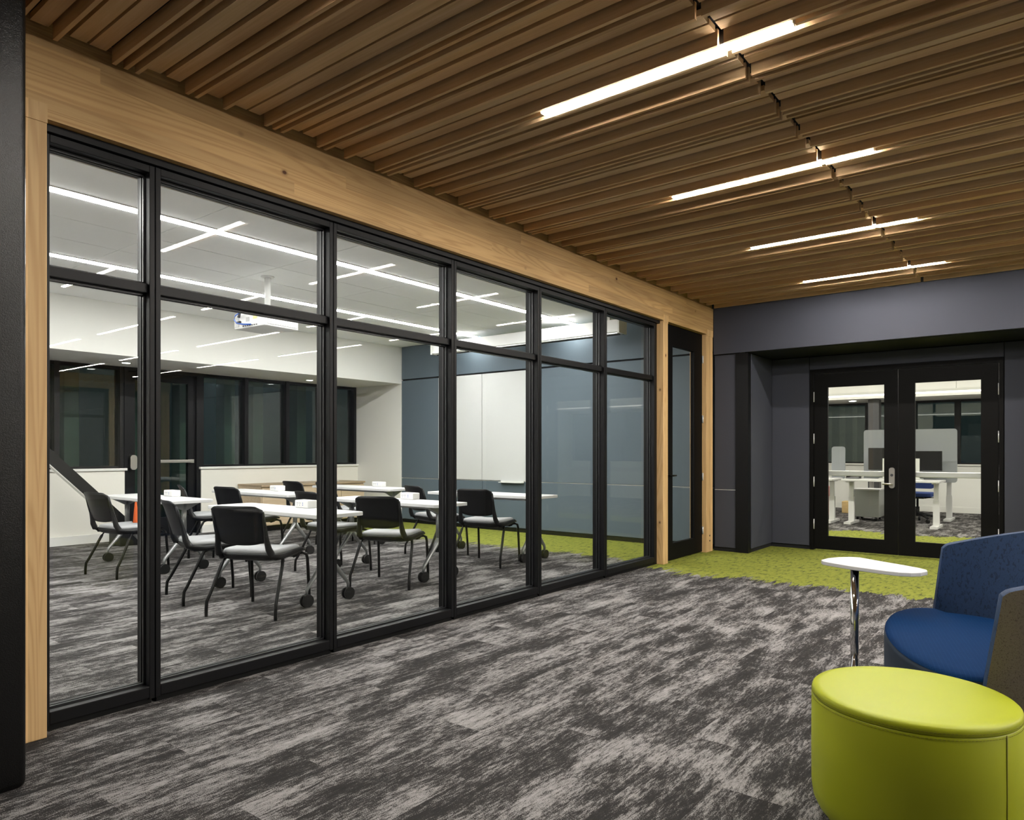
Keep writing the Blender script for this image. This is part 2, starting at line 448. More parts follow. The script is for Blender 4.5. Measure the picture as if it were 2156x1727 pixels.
# foyer strip lights: four rows, more columns to the right of the picture (their mirror images show in the glass)
def strip(x0, x1, y, label):
    t = thing('linear_light', label, 'ceiling light', ((x0 + x1) / 2, y, 3.34), 0, 'linear lights in the slat ceiling')
    og = ((x0 + x1) / 2, y, 3.34)
    box(x0 + .006, x1 - .006, y - .019, y + .019, 3.332, 3.350).build('diffuser', 'strip_foyer', t, og)
    box(x0, x1, y - .022, y + .022, 3.352, 3.44).build('housing', 'black_frame', t, og)
    for e in (x0, x1): box(e - .003, e + .003, y - .0225, y + .0225, 3.334, 3.44).build('end_cap', 'metal_light', t, og)
ORD = ['nearest', 'second nearest', 'third nearest', 'farthest']
for i, k in enumerate(LIGHT_K):
    y = Y0 + PER * k + .052
    strip(-2.402, -.988, y, ORD[i] + ' of the four bright linear lights between the brown ceiling slats')
    for j, (a, b_) in enumerate(((.10, 1.47), (2.25, 4.85), (5.6, 8.1), (8.9, 11.4))):
        strip(a, b_, y, 'linear foyer light in the %s row, %s column to the right' % (ORD[i].replace(' nearest', ''), ('first', 'second', 'third', 'fourth')[j]))

for i, k in enumerate(LIGHT_BACK):
    y = Y0 + PER * k + .052
    strip(-2.402, -.988, y, 'linear foyer light overhead, above the top edge of the picture')

# ------------------------------------------------------------------ timber frame along the glass
beam = struct('trim_1', box(-4.10, -3.84, -4, 9.418, 2.962, 3.335), 'pine_beam', 'long light pine glulam beam above the glass partition', 'beam')
struct('trim_2', box(-4.08, -3.858, -4, 9.418, 3.336, 3.46), 'pine_beam', 'pine ledger board behind the slat ends above the beam', 'board')
for lab, ya, yb in (('pine post beside the black steel column', 1.165, 1.301), ('slender pine post between the last glass panel and the narrow door', 7.887, 8.010), ('pine post at the corner of the blue wall with bored bolt holes', 9.187, 9.405)):
    t = thing('timber_post', lab, 'post', (-3.9, (ya + yb) / 2, 0)); og = (-3.9, (ya + yb) / 2, 0)
    box(-4.08, -3.841, ya, yb, 0, 2.961).build('shaft', 'pine_post', t, og, bevel=.004)
    box(-3.8395, -3.836, ya, yb, 2.94, 3.03).build('tenon_face', 'pine_post', t, og)
    if yb > 9:
        for zz in (.15, .22):
            MB().tube([(-3.842, 9.30, zz), (-3.8385, 9.30, zz)], .012, 14).build('bolt_hole', 'black_backing', t, og)
# steel column
c = box(-3.66, -3.346, .75, 1.062, 0, 3.40).build('steel_column', 'black_column', bevel=.026, seg=5, org=(-3.5, .9, 0))
tag(c, 'black painted square steel column with rounded corners at the left edge', 'column')
for p in c.data.polygons: p.use_smooth = True

# ------------------------------------------------------------------ glass partition
XF, XBK, XG = -3.91, -4.055, -3.985
struct('trim_3', box(-4.06, -3.888, 1.302, 7.886, 2.925, 2.961), 'black_frame', 'black steel head track under the pine beam', 'track')
joints = [1.305, 1.844, 3.036, 4.238, 5.424, 6.636, 7.815]
PLAB = ['narrow first black-framed glass partition panel beside the pine post', 'second black-framed glass partition panel, in front of the projector', 'third black-framed glass partition panel from the steel column',
        'fourth black-framed glass partition panel, in front of the whiteboards', 'fifth black-framed glass partition panel, before the blue wall', 'last black-framed glass partition panel beside the slender pine post']
for i in range(6):
    ya, yb = joints[i] + .002, joints[i + 1] - .002
    og = (-3.98, (ya + yb) / 2, 0)
    t = thing('partition_panel', PLAB[i], 'glass panel', og, 0, 'folding glass partition panels')
    sw = .0285
    for a, b_ in ((ya, ya + sw), (yb - sw, yb)):
        st = MB().box(XBK, XF, a, b_, .028, 2.922).build('stile', 'black_frame', t, og, bevel=.003)
    box(XBK, XF, ya + sw, yb - sw, 2.882, 2.922).build('top_rail', 'black_frame', t, og, bevel=.003)
    box(XBK, XF, ya + sw, yb - sw, .034, .096).build('bottom_rail', 'black_frame', t, og, bevel=.003)
    box(XBK + .01, XF - .022, ya + sw, yb - sw, 2.232, 2.284).build('transom', 'black_frame', t, og, bevel=.003)
    box(XBK + .03, XF - .016, ya + .012, yb - .012, .002, .032).build('drop_seal', 'gasket', t, og)
    for z0, z1 in ((.096, 2.232), (2.284, 2.882)):
        box(XG - .006, XG + .006, ya + sw, yb - sw, z0, z1).build('pane', 'pane_clear', t, og)
        for (p, q) in ((XG + .0062, XG + .022), (XG - .022, XG - .0062)):
            be = MB()
            be.box(p, q, ya + sw, ya + sw + .009, z0, z1).box(p, q, yb - sw - .009, yb - sw, z0, z1)
            be.box(p, q, ya + sw, yb - sw, z0, z0 + .011).box(p, q, ya + sw, yb - sw, z1 - .011, z1)
            be.build('glazing_bead', 'sash_inner', t, og)
struct('trim_4', box(-4.02, -3.93, 7.817, 7.886, 0, 2.924), 'black_frame', 'black filler strip between last glass panel and pine post', 'strip')
# narrow glazed door at the end of the partition
og = (-3.93, 9.18, 0)
d = tag(thing('door_3', 'narrow black door with a tall glass pane between two pine posts', 'door', og), kind='structure')
DX0, DX1 = -3.955, -3.902
box(DX0, DX1, 8.02, 8.268, .012, 2.955).build('stile', 'black_door', d, og)
box(DX0, DX1, 8.925, 9.182, .012, 2.955).build('stile', 'black_door', d, og)
box(DX0, DX1, 8.268, 8.925, .012, .214).build('bottom_rail', 'black_door', d, og)
box(DX0, DX1, 8.268, 8.925, 2.70, 2.955).build('top_rail', 'black_door', d, og)
box(-3.938, -3.926, 8.268, 8.925, .214, 2.70).build('pane', 'pane_clear', d, og)
for z in (2.62, 1.81, 1.03, .30):
    MB().tube([(-3.892, 9.186, z - .05), (-3.892, 9.186, z + .05)], .011, 10).build('hinge', 'hinge_steel', d, og)
h = MB().tube([(-3.90, 8.13, 1.07), (-3.84, 8.13, 1.07)], .012, 10).tube([(-3.845, 8.12, 1.07), (-3.845, 8.25, 1.07)], .011, 10)
h.lathe([(.001, 1.03)], (-3.9, 8.13)) if False else None
h.build('lever_handle', 'tube_black', d, og)
# solid wall before the glass (behind the column) and behind the beam end
struct('wall_partition', box(-4.06, -3.86, -4, 1.16, 0, 2.96), 'white_paint', 'white wall beside the black column, hidden behind it', 'wall')

# ------------------------------------------------------------------ end wall of the foyer and alcove
we = struct('wall_end', box(-3.85, -3.535, 9.475, 9.60, 0, 3.44), 'black_backing', 'dark blue panelled end wall of the foyer', 'wall')
box(-3.835, 4.0, 9.42, 9.475, 2.706, 3.43).build('fascia_panel', 'panel_blue', we, bevel=.003)
box(-3.835, -3.540, 9.455, 9.475, .852, 2.696).build('wall_panel', 'panel_blue', we, bevel=.003)
box(-3.835, -3.540, 9.455, 9.475, .055, .840).build('wall_panel', 'panel_blue', we, bevel=.003)
box(-3.835, -3.540, 9.462, 9.475, .842, .850).build('seam_strip', 'white_edge', we)
box(-3.535, -3.362, 9.44, 9.60, .004, 2.70).build('jamb_post', 'black_frame', we)
ret = struct('wall_alcove_left', box(-3.46, -3.372, 9.60, 10.52, 0, 3.4), 'black_backing', 'blue side wall of the door alcove', 'wall')
box(-3.372, -3.352, 9.545, 10.385, .055, 2.69).build('wall_panel', 'panel_blue', ret, bevel=.003)
rr = struct('wall_alcove_right', box(-.05, .05, 9.50, 10.52, 0, 3.4), 'black_backing', 'blue side wall of the door alcove, right of the frame', 'wall')
box(-.07, -.05, 9.50, 10.385, .055, 2.69).build('wall_panel', 'panel_blue', rr)
box(.05, 4.0, 9.455, 9.475, .055, 2.696).build('wall_panel', 'panel_blue', rr)
struct('ceiling_alcove', box(-3.37, -.06, 9.476, 10.52, 2.702, 2.76), 'soffit_black', 'black soffit over the recessed double doors', 'soffit')
wa = struct('wall_alcove', MB().box(-3.372, -2.822, 10.41, 10.52, 0, 2.70).box(-.60, -.05, 10.41, 10.52, 0, 2.70).box(-2.825, -.60, 10.41, 10.52, 2.50, 2.70), 'black_backing', 'blue panelled wall around the double doors', 'wall')
box(-3.352, -2.838, 10.388, 10.41, .055, 2.69).build('wall_panel', 'panel_blue', wa, bevel=.003)
box(-2.830, -.592, 10.388, 10.41, 2.515, 2.69).build('wall_panel', 'panel_blue', wa, bevel=.003)
box(-.586, -.075, 10.388, 10.41, .055, 2.69).build('wall_panel', 'panel_blue', wa, bevel=.003)
fr = MB().box(-2.825, -2.780, 10.38, 10.50, 0, 2.505).box(-.640, -.597, 10.38, 10.50, 0, 2.505).box(-2.780, -.640, 10.38, 10.50, 2.452, 2.505)
struct('trim_5', fr, 'black_door', 'black steel frame around the double doors', 'door frame')
def leaf(name, label, x0, x1, gx0, gx1, hinge_x, act):
    og = (hinge_x, 10.42, 0)
    t = tag(thing(name, label, 'door', og), kind='structure')
    ya, yb = 10.405, 10.455
    box(x0, gx0, ya, yb, .014, 2.446).build('stile', 'black_door', t, og)
    box(gx1, x1, ya, yb, .014, 2.446).build('stile', 'black_door', t, og)
    box(gx0, gx1, ya, yb, .014, .202).build('bottom_rail', 'black_door', t, og)
    box(gx0, gx1, ya, yb, 2.258, 2.446).build('top_rail', 'black_door', t, og)
    box(gx0, gx1, 10.424, 10.436, .202, 2.258).build('pane', 'pane_clear', t, og)
    for z in (2.13, 1.55, .95, .36):
        MB().tube([(hinge_x, 10.393, z - .07), (hinge_x, 10.393, z + .07)], .010, 10).build('hinge', 'hinge_steel', t, og)
    # push bar on the office side
    pb = box(gx0 - .05, gx1 + .05, 10.49, 10.545, 1.035, 1.105).build('push_bar', 'metal_light', t, og, bevel=.006)
    for ex in (gx0 - .09, gx1 + .09): box(ex - .04, ex + .04, 10.456, 10.55, 1.03, 1.11).build('push_bar_bracket', 'metal_light', t, og)
    if act:
        hp = MB().prism([(x, z) for x, z in rrect(-.034, .034, -.135, .135, .03, 5)], 0, .02)
        hp.v = [(-1.802 + a, 10.404 - c_, 1.024 + b_) for a, b_, c_ in hp.v]
        pl_ = hp.build('handle_plate', 'satin_nickel', t, og)
        MB().tube([(-1.802, 10.39, .945), (-1.802, 10.335, .945)], .012, 10).tube([(-1.795, 10.34, .945), (-1.905, 10.34, .945)], .0115, 10).build('lever', 'satin_nickel', pl_, og)
        MB().tube([(-1.802, 10.384, 1.06), (-1.802, 10.376, 1.06)], .017, 16).build('key_cylinder', 'socket_dark', pl_, og)
leaf('door_1', 'left leaf of the black double doors, with the lever handle', -2.776, -1.735, -2.598, -1.896, -2.778, True)
leaf('door_2', 'right leaf of the black double doors', -1.727, -.645, -1.538, -.826, -.643, False)

# ------------------------------------------------------------------ classroom shell
wb = struct('wall_classroom_end', box(-11.6, -3.86, 9.60, 9.74, 0, 3.44), 'black_backing', 'blue panelled end wall of the classroom', 'wall')
def bluep(x0, x1, z0, z1): box(x0 + .004, x1 - .004, 9.555, 9.60, z0, z1).build('wall_panel', 'panel_blue_class', wb, bevel=.003)
bluep(-10.205, -3.9, 2.772, 3.43)
xs = [-10.205, -9.210, -8.142, -6.95, -5.816, -4.68, -3.9]
for i in range(6):
    bluep(xs[i], xs[i + 1], .07, .850)
    if i not in (1, 2): bluep(xs[i], xs[i + 1], .866, 2.745)
    box(xs[i] + .004, xs[i + 1] - .004, 9.566, 9.60, .853, .863).build('seam_strip', 'white_edge', wb)
struct('baseboard_classroom_end', box(-10.205, -4.06, 9.562, 9.60, 0, .062), 'black_frame', 'black baseboard below the blue classroom wall', 'baseboard')
for nm, a, b_ in (('left', xs[1], xs[2]), ('right', xs[2], xs[3])):
    og = ((a + b_) / 2, 9.56, .87)
    t = thing('whiteboard', '%s of the two tall white writing boards on the blue wall' % nm, 'whiteboard', og, 0, 'white writing boards')
    box(a + .004, b_ - .004, 9.548, 9.599, .870, 2.742).build('writing_surface', 'whiteboard', t, og)
    if nm == 'right':
        box(-7.71, -7.21, 9.47, 9.548, .835, .846).box(-7.71, -7.21, 9.538, 9.548, .835, .872).build('pen_tray', 'white_edge', t, og)
struct('wall_classroom_corner', box(-11.6, -10.208, 9.545, 9.60, 0, 2.70), 'white_paint', 'white wall right of the classroom window', 'wall')
# ceiling tiles
ct = struct('ceiling_classroom', box(-10.25, -4.08, -.7, 9.74, 3.432, 3.50), 'ceiling_gap', 'white tiled classroom ceiling', 'ceiling')
TX = [-10.215, -9.61, -8.92, -8.29, -8.15, -7.53, -6.85, -6.235, -6.095, -5.465, -5.385, -4.75, -4.085]
TYs = [-.7] + [3.18 + 1.392 * k for k in range(-2, 5)] + [9.55]
for i in range(len(TX) - 1):
    if i in (3, 7): continue                     # strip light slots
    for j in range(len(TYs) - 1):
        if i == 9:
            a = box(TX[i] + .012, TX[i + 1] - .012, TYs[j] + .03, TYs[j + 1] - .03, 3.424, 3.43).build('slot_diffuser', 'black_frame', ct)
            box(TX[i] + .002, TX[i] + .010, TYs[j] + .03, TYs[j + 1] - .03, 3.398, 3.43).build('slot_edge', 'white_plastic', a)
            box(TX[i] + .036, TX[i] + .042, TYs[j] + .03, TYs[j + 1] - .03, 3.400, 3.424).build('slot_edge', 'white_plastic', a)
            box(TX[i + 1] - .010, TX[i + 1] - .002, TYs[j] + .03, TYs[j + 1] - .03, 3.398, 3.43).build('slot_edge', 'white_plastic', a)
        else:
            box(TX[i] + .003, TX[i + 1] - .003, TYs[j] + .003, TYs[j + 1] - .003, 3.40, 3.43).build('ceiling_tile', 'ceiling_white', ct)
for nm, xa, xb in (('nearer to the glass partition', -6.23, -6.10), ('nearer to the windows', -8.285, -8.155)):
    og = ((xa + xb) / 2, 4.4, 3.40)
    t = thing('strip_light', 'long continuous ceiling strip light in the classroom, ' + nm, 'ceiling light', og, 0, 'classroom strip lights')
    box(xa + .014, xb - .014, -.6, 9.46, 3.390, 3.412).build('diffuser', 'strip_class', t, og)
    for a, b_ in ((xa, xa + .012), (xb - .012, xb)): box(a, b_, -.6, 9.46, 3.394, 3.43).build('flange', 'white_plastic', t, og)
# bulkhead, window wall
struct('wall_bulkhead', box(-11.75, -10.215, -.7, 9.60, 2.69, 3.45), 'white_paint', 'white bulkhead above the classroom window', 'bulkhead')
for nm, y in (('left', 4.76), ('right', 8.0)):
    og = (-11.0, y, 2.69); t = thing('downlight', 'round recessed downlight in the bulkhead soffit, %s one' % nm, 'downlight', og, 0, 'bulkhead downlights')
    MB().lathe([(.055, 2.689), (.055, 2.684)], (-11.0, y), 24).build('lens', 'downlight_glow', t, og)
    MB().lathe([(.075, 2.69), (.072, 2.681), (.057, 2.684)], (-11.0, y), 24).build('trim_ring', 'white_plastic', t, og)
WX = -11.5
for nm, a, b_ in (('left', -.7, 4.955), ('right', 6.19, 9.55)):
    wl = struct('wall_window_' + nm, box(WX - .25, WX, a, b_, 0, 1.075), 'cream_paint', 'low white wall under the classroom window, %s of the exit door' % nm, 'wall')
    box(WX - .25, WX + .03, a - (.03 if nm == 'right' else 0), b_ + (.03 if nm == 'left' else 0), 1.075, 1.112).build('window_sill', 'white_paint', wl, bevel=.004)
    struct('baseboard_window_' + nm, box(WX, WX + .03, a, b_, 0, .13), 'white_paint', 'white baseboard under the window, %s of the exit door' % nm, 'baseboard')
def window(idx, label, ys, z0, z1):
    og = (WX - .12, ys[0], z0)
    t = tag(thing('window_%d' % idx, label, 'window', og), kind='structure')
    box(WX - .19, WX - .05, ys[0], ys[-1], z0, z0 + .035).build('window_frame', 'black_frame', t, og)
    box(WX - .19, WX - .05, ys[0], ys[-1], z1 - .05, z1).build('window_frame', 'black_frame', t, og)
    for i, y in enumerate(ys):
        e = .035 if 0 < i < len(ys) - 1 else .03
        box(WX - .24, WX - .03, y - e, y + e, z0, z1).build('mullion', 'black_frame', t, og)
    for i in range(len(ys) - 1):
        box(WX - .125, WX - .115, ys[i] + .03, ys[i + 1] - .03, z0 + .035, z1 - .05).build('pane', 'pane_window', t, og)
window(1, 'dark night window left of the classroom exit door', [-.6, .6, 1.75, 2.9, 4.03, 4.93], 1.112, 2.69)
window(2, 'dark night window right of the classroom exit door', [6.22, 7.05, 7.9, 8.7, 9.50], 1.112, 2.69)
# exit door
og = (WX - .1, 5.02, 0)
t = tag(thing('door_4', 'black glazed exit door with a long push bar in the window wall', 'door', og), kind='structure')
for a, b_ in ((4.96, 5.02), (6.12, 6.19)): box(WX - .2, WX - .02, a, b_, 0, 2.69).build('frame', 'black_frame', t, og)
box(WX - .2, WX - .02, 5.02, 6.12, 2.63, 2.69).build('frame', 'black_frame', t, og)
for a, b_ in ((5.02, 5.14), (6.0, 6.12)): box(WX - .15, WX - .07, a, b_, .02, 2.63).build('stile', 'black_frame', t, og)
box(WX - .15, WX - .07, 5.14, 6.0, .02, .30).build('bottom_rail', 'black_frame', t, og)
box(WX - .15, WX - .07, 5.14, 6.0, 2.5, 2.63).build('top_rail', 'black_frame', t, og)
box(WX - .116, WX - .104, 5.14, 6.0, .30, 2.5).build('pane', 'pane_window', t, og)
box(WX - .02, WX + .03, 5.20, 6.02, 1.185, 1.235).build('push_bar', 'satin_nickel', t, og, bevel=.006)
MB().prism(rrect(5.03, 5.13, 1.10, 1.33, .045, 6), 0, .07).build('latch_case', 'satin_nickel', t, (0, 0, 0)) if False else None
lc = MB().prism(rrect(-.05, .05, -.115, .115, .045, 6), 0, .10); lc.v = [(WX - .07 + c_, 5.08 + a, 1.20 + b_) for a, b_, c_ in lc.v]; lc.build('latch_case', 'satin_nickel', t, og)
box(WX - .07, WX + .01, 6.0, 6.06, 1.18, 1.24).build('end_bracket', 'satin_nickel', t, og)
struct('wall_classroom_near', box(-11.75, -4.06, -.85, -.7, 0, 3.45), 'white_paint', 'white near wall of the classroom, out of the picture', 'wall')
# diagonal brace
br = thing('steel_brace', 'black diagonal steel brace leaning in front of the low window wall', 'brace', (-10.95, 4.9, 0)); og = (-10.95, 4.9, 0)
A, B = Vector((-11.02, 2.71, 2.36)), Vector((-10.93, 4.90, .10)); dd = (B - A).normalized(); nn_ = Vector((1, 0, 0)); up_ = dd.cross(nn_).normalized()
MB().obox((A + B) / 2, dd * (B - A).length / 2, nn_ * .055, up_ * .075).build('strut', 'black_column', br, og)
MB().obox((A + B) / 2 - up_ * (.082 if up_.z > 0 else -.082), dd * (B - A).length / 2, nn_ * .055, up_ * .006).build('edge_plate', 'metal_light', br, og)
box(-11.10, -10.72, 4.56, 4.90, 0, .25).build('base_gusset', 'black_frame', br, og, bevel=.01)
og = (-11.27, 5.02, 0); t = thing('traffic_cone', 'slender orange cone standing beside the exit door', 'cone', og)
MB().lathe([(.060, .025), (.045, .22), (.028, .45), (.013, .60), (.004, .62)], (-11.27, 5.02), 24).build('cone_body', 'orange', t, og)
box(-11.40, -11.14, 4.89, 5.15, 0, .025).build('base', 'rubber_black', t, og, bevel=.006)
# credenza
og = (-10.75, 7.9, 0)
t = thing('credenza', 'low birch cabinet against the window wall below the sill', 'cabinet', og)
box(-11.46, -10.77, 6.85, 9.08, .10, .765).build('carcass', 'birch', t, og)
box(-11.47, -10.73, 6.84, 9.09, .765, .80).build('cabinet_top', 'birch_edge', t, og, bevel=.004)
box(-11.40, -10.84, 6.90, 9.03, .0, .10).build('plinth', 'black_frame', t, og)
for k in range(4):
    a = 6.86 + k * .555; box(-10.77, -10.748, a + .004, a + .551, .11, .745).build('cabinet_door', 'birch', t, og)
for y in (6.9, 8.98): box(-10.84, -10.80, y, y + .03, 0, .10).build('foot', 'metal_light', t, og)
tag(box(-11.1, -11.06, 8.3, 8.72, .801, .812).build('remote_control', 'white_plastic', org=(-11.08, 8.5, .801)), 'thin white stick lying on the birch cabinet', 'remote control')

# projection screen case
og = (-6.96, 9.1, 3.09)
t = thing('projection_screen', 'long white retracted projection screen case hung before the blue wall', 'projection screen', og)
box(-8.83, -5.09, 9.0, 9.2, 3.10, 3.285).build('case', 'white_plastic', t, og, bevel=.006)
box(-8.80, -5.12, 9.02, 9.18, 3.082, 3.10).build('bottom_slot', 'metal_light', t, og)
box(-8.80, -5.12, 9.085, 9.105, 3.070, 3.084).build('weight_bar', 'black_frame', t, og)
for x in (-8.85, -5.085): box(x - .012, x + .012, 8.985, 9.215, 3.085, 3.29).build('end_cap', 'white_edge', t, og)
for x in (-8.6, -5.3): box(x - .02, x + .02, 9.08, 9.12, 3.285, 3.40).build('hanger', 'white_plastic', t, og)

# projector
og = (-7.30, 4.73, 3.40)
t = thing('projector', 'white ceiling projector with blue cables on a white pole', 'projector', og)
MB().lathe([(.075, 3.399), (.072, 3.385), (.04, 3.38)], (-7.3, 4.73), 28).build('ceiling_plate', 'white_plastic', t, og)
MB().tube([(-7.3, 4.73, 3.385), (-7.3, 4.73, 2.99)], .034, 18).build('pole', 'white_plastic', t, og)
box(-7.40, -7.20, 4.63, 4.83, 2.955, 2.992).build('mount', 'white_edge', t, og)
ra = math.radians(4)
def rot(p, c=(-7.3, 4.73)):
    x, y, z = p; x -= c[0]; y -= c[1]
    return (c[0] + x * math.cos(ra) - y * math.sin(ra), c[1] + x * math.sin(ra) + y * math.cos(ra), z)
def rbox(*a):
    m = box(*a); m.v = [rot(q) for q in m.v]; return m
PX0, PX1, PY0, PY1, PZ0, PZ1 = -7.60, -7.04, 4.50, 4.96, 2.78, 2.952
rbox(PX0, PX1, PY0, PY1, PZ0, PZ1).build('body', 'white_plastic', t, og, bevel=.012, seg=3)
g_ = rbox(PX1 - .001, PX1 + .004, PY0 + .03, PY1 - .02, PZ0 + .02, PZ1 - .02).build('vent_grille', 'grey_plastic', t, og)
for k in range(12):
    y = PY0 + .045 + k * .033; rbox(PX1 + .004, PX1 + .008, y, y + .018, PZ0 + .024, PZ1 - .024).build('vent_fin', 'white_plastic', g_, og)
g_ = rbox(PX0 + .01, PX0 + .09, PY0 - .004, PY0 + .001, PZ0 + .02, PZ1 - .02).build('vent_grille', 'grey_plastic', t, og)
for k in range(5): rbox(PX0 + .016 + k * .016, PX0 + .024 + k * .016, PY0 - .007, PY0 - .004, PZ0 + .024, PZ1 - .024).build('vent_fin', 'white_plastic', g_, og)
for k in range(7): rbox(PX0 + .16 + k * .04, PX0 + .18 + k * .04, PY0 - .004, PY0, PZ0 + .018, PZ0 + .03).build('port', 'socket_dark', t, og)
rbox(PX0 + .35, PX0 + .42, PY0 - .003, PY0, PZ0 + .09, PZ0 + .13).build('rating_label', 'label_yellow', t, og)
rbox(PX0 + .22, PX0 + .28, PY0 - .003, PY0, PZ0 + .07, PZ0 + .12).build('rating_label', 'grey_plastic', t, og)
MB().tube([rot(q) for q in [(-7.24, 4.60, 3.0), (-7.30, 4.50, 2.985), (-7.42, 4.46, 2.96), (-7.51, 4.45, 2.925), (-7.53, 4.45, 2.88), (-7.48, 4.45, 2.835), (-7.38, 4.46, 2.815), (-7.28, 4.49, 2.81)]], .008, 8).build('cable', 'cable_blue', t, og)
MB().tube([rot((-7.46, 4.47, 2.95)), rot((-7.46, 4.46, 2.90))], .016, 10).tube([rot((-7.50, 4.46, 2.85)), rot((-7.43, 4.46, 2.845))], .014, 10).build('cable_clip', 'socket_dark', t, og)

# ------------------------------------------------------------------ classroom tables
ZTOP = .82
def make_table():
    t = thing('training_table', '', 'table')
    hx, hy = .93, .255
    MB().prism(rrect(-hx, hx, -hy, hy, .05, 7), ZTOP - .034, ZTOP, False).build('table_top', 'white_laminate', t, bevel=.004)
    box(-.70, .70, -.03, .03, ZTOP - .075, ZTOP - .04).build('beam', 'steel_grey', t)
    for sx in (-1, 1):
        x = sx * .72
        lg = MB().tube([(x, 0, ZTOP - .04), (x, 0, .40)], [.036, .032], 14, .75).build('leg_column', 'steel_grey', t)
        MB().add([(x - .03, -.19, ZTOP - .035), (x + .03, -.19, ZTOP - .035), (x + .03, .19, ZTOP - .035), (x - .03, .19, ZTOP - .035), (x - .022, -.03, ZTOP - .12), (x + .022, -.03, ZTOP - .12), (x + .022, .03, ZTOP - .12), (x - .022, .03, ZTOP - .12)],
                 [(0, 1, 2, 3), (4, 7, 6, 5), (0, 4, 5, 1), (1, 5, 6, 2), (2, 6, 7, 3), (3, 7, 4, 0)]).build('bracket', 'steel_grey', t)
        for sy in (-1, 1):
            MB().tube([(x, 0, .44), (x, sy * .05, .36), (x, sy * .215, .17), (x, sy * .228, .145), (x, sy * .228, .10)], [.030, .030, .021, .018, .014], 12, .8).build('foot', 'steel_grey', t)
            cs = MB()
            for e in (-1, 1):
                cs.tube([(x + e * .012, sy * .228, .055), (x + e * .030, sy * .228, .055)], .055, 22)
            cs.build('caster', 'rubber_black', t)
            box(x - .011, x + .011, sy * .228 - .03, sy * .228 + .03, .04, .105).build('caster_fork', 'rubber_black', t)
    return t
tab = make_table()
TABLES = [((-5.99, 4.03), 'white table on casters nearest to the glass partition, in the front row of chairs'),
          ((-8.68, 4.08), 'white table on casters in the front row, nearest to the exit door'),
          ((-6.03, 5.51), 'white table on casters in the middle row, towards the glass partition'),
          ((-8.69, 5.57), 'white table on casters in the middle row, towards the window'),
          ((-6.0, 7.20), 'white table on casters in the last row, before the blue wall under the whiteboards'),
          ((-8.69, 7.28), 'white table on casters in the last row, nearest to the birch cabinet')]
for i, ((x, y), lab) in enumerate(TABLES):
    o = tab if i == 0 else copy_tree(tab)
    o.location = (x * U, y * U, 0); tag(o, lab, 'table', 'training tables in the classroom')
def make_power():
    t = thing('power_box', '', 'power outlet')
    box(-.105, .105, -.055, .055, 0, .075).build('case', 'white_plastic', t, bevel=.008)
    for k in (-.065, -.025):
        s_ = MB()
        s_.box(k - .011, k - .006, -.0562, -.0548, .042, .052).box(k + .006, k + .011, -.0562, -.0548, .042, .052).box(k - .003, k + .003, -.0562, -.0548, .024, .031)
        s_.build('socket', 'socket_dark', t)
    for z in (.026, .044): box(.018, .030, -.0562, -.0548, z, z + .008).build('usb_port', 'cable_blue', t)
    return t
pwr = make_power()
for i, (x, y, lab) in enumerate(((-5.86, 4.22, 'small white power box on the table nearest to the glass partition'), (-8.66, 4.29, 'small white power box on the front table by the exit door'), (-5.96, 5.71, 'small white power box on the middle table towards the glass partition'),
                                 (-8.68, 5.78, 'small white power box on the middle table towards the window'), (-8.5, 7.48, 'small white power box on the last table by the birch cabinet'))):
    o = pwr if i == 0 else copy_tree(pwr)
    o.location = (x * U, y * U, (ZTOP + .001) * U); tag(o, lab, 'power outlet', 'power boxes on the tables')

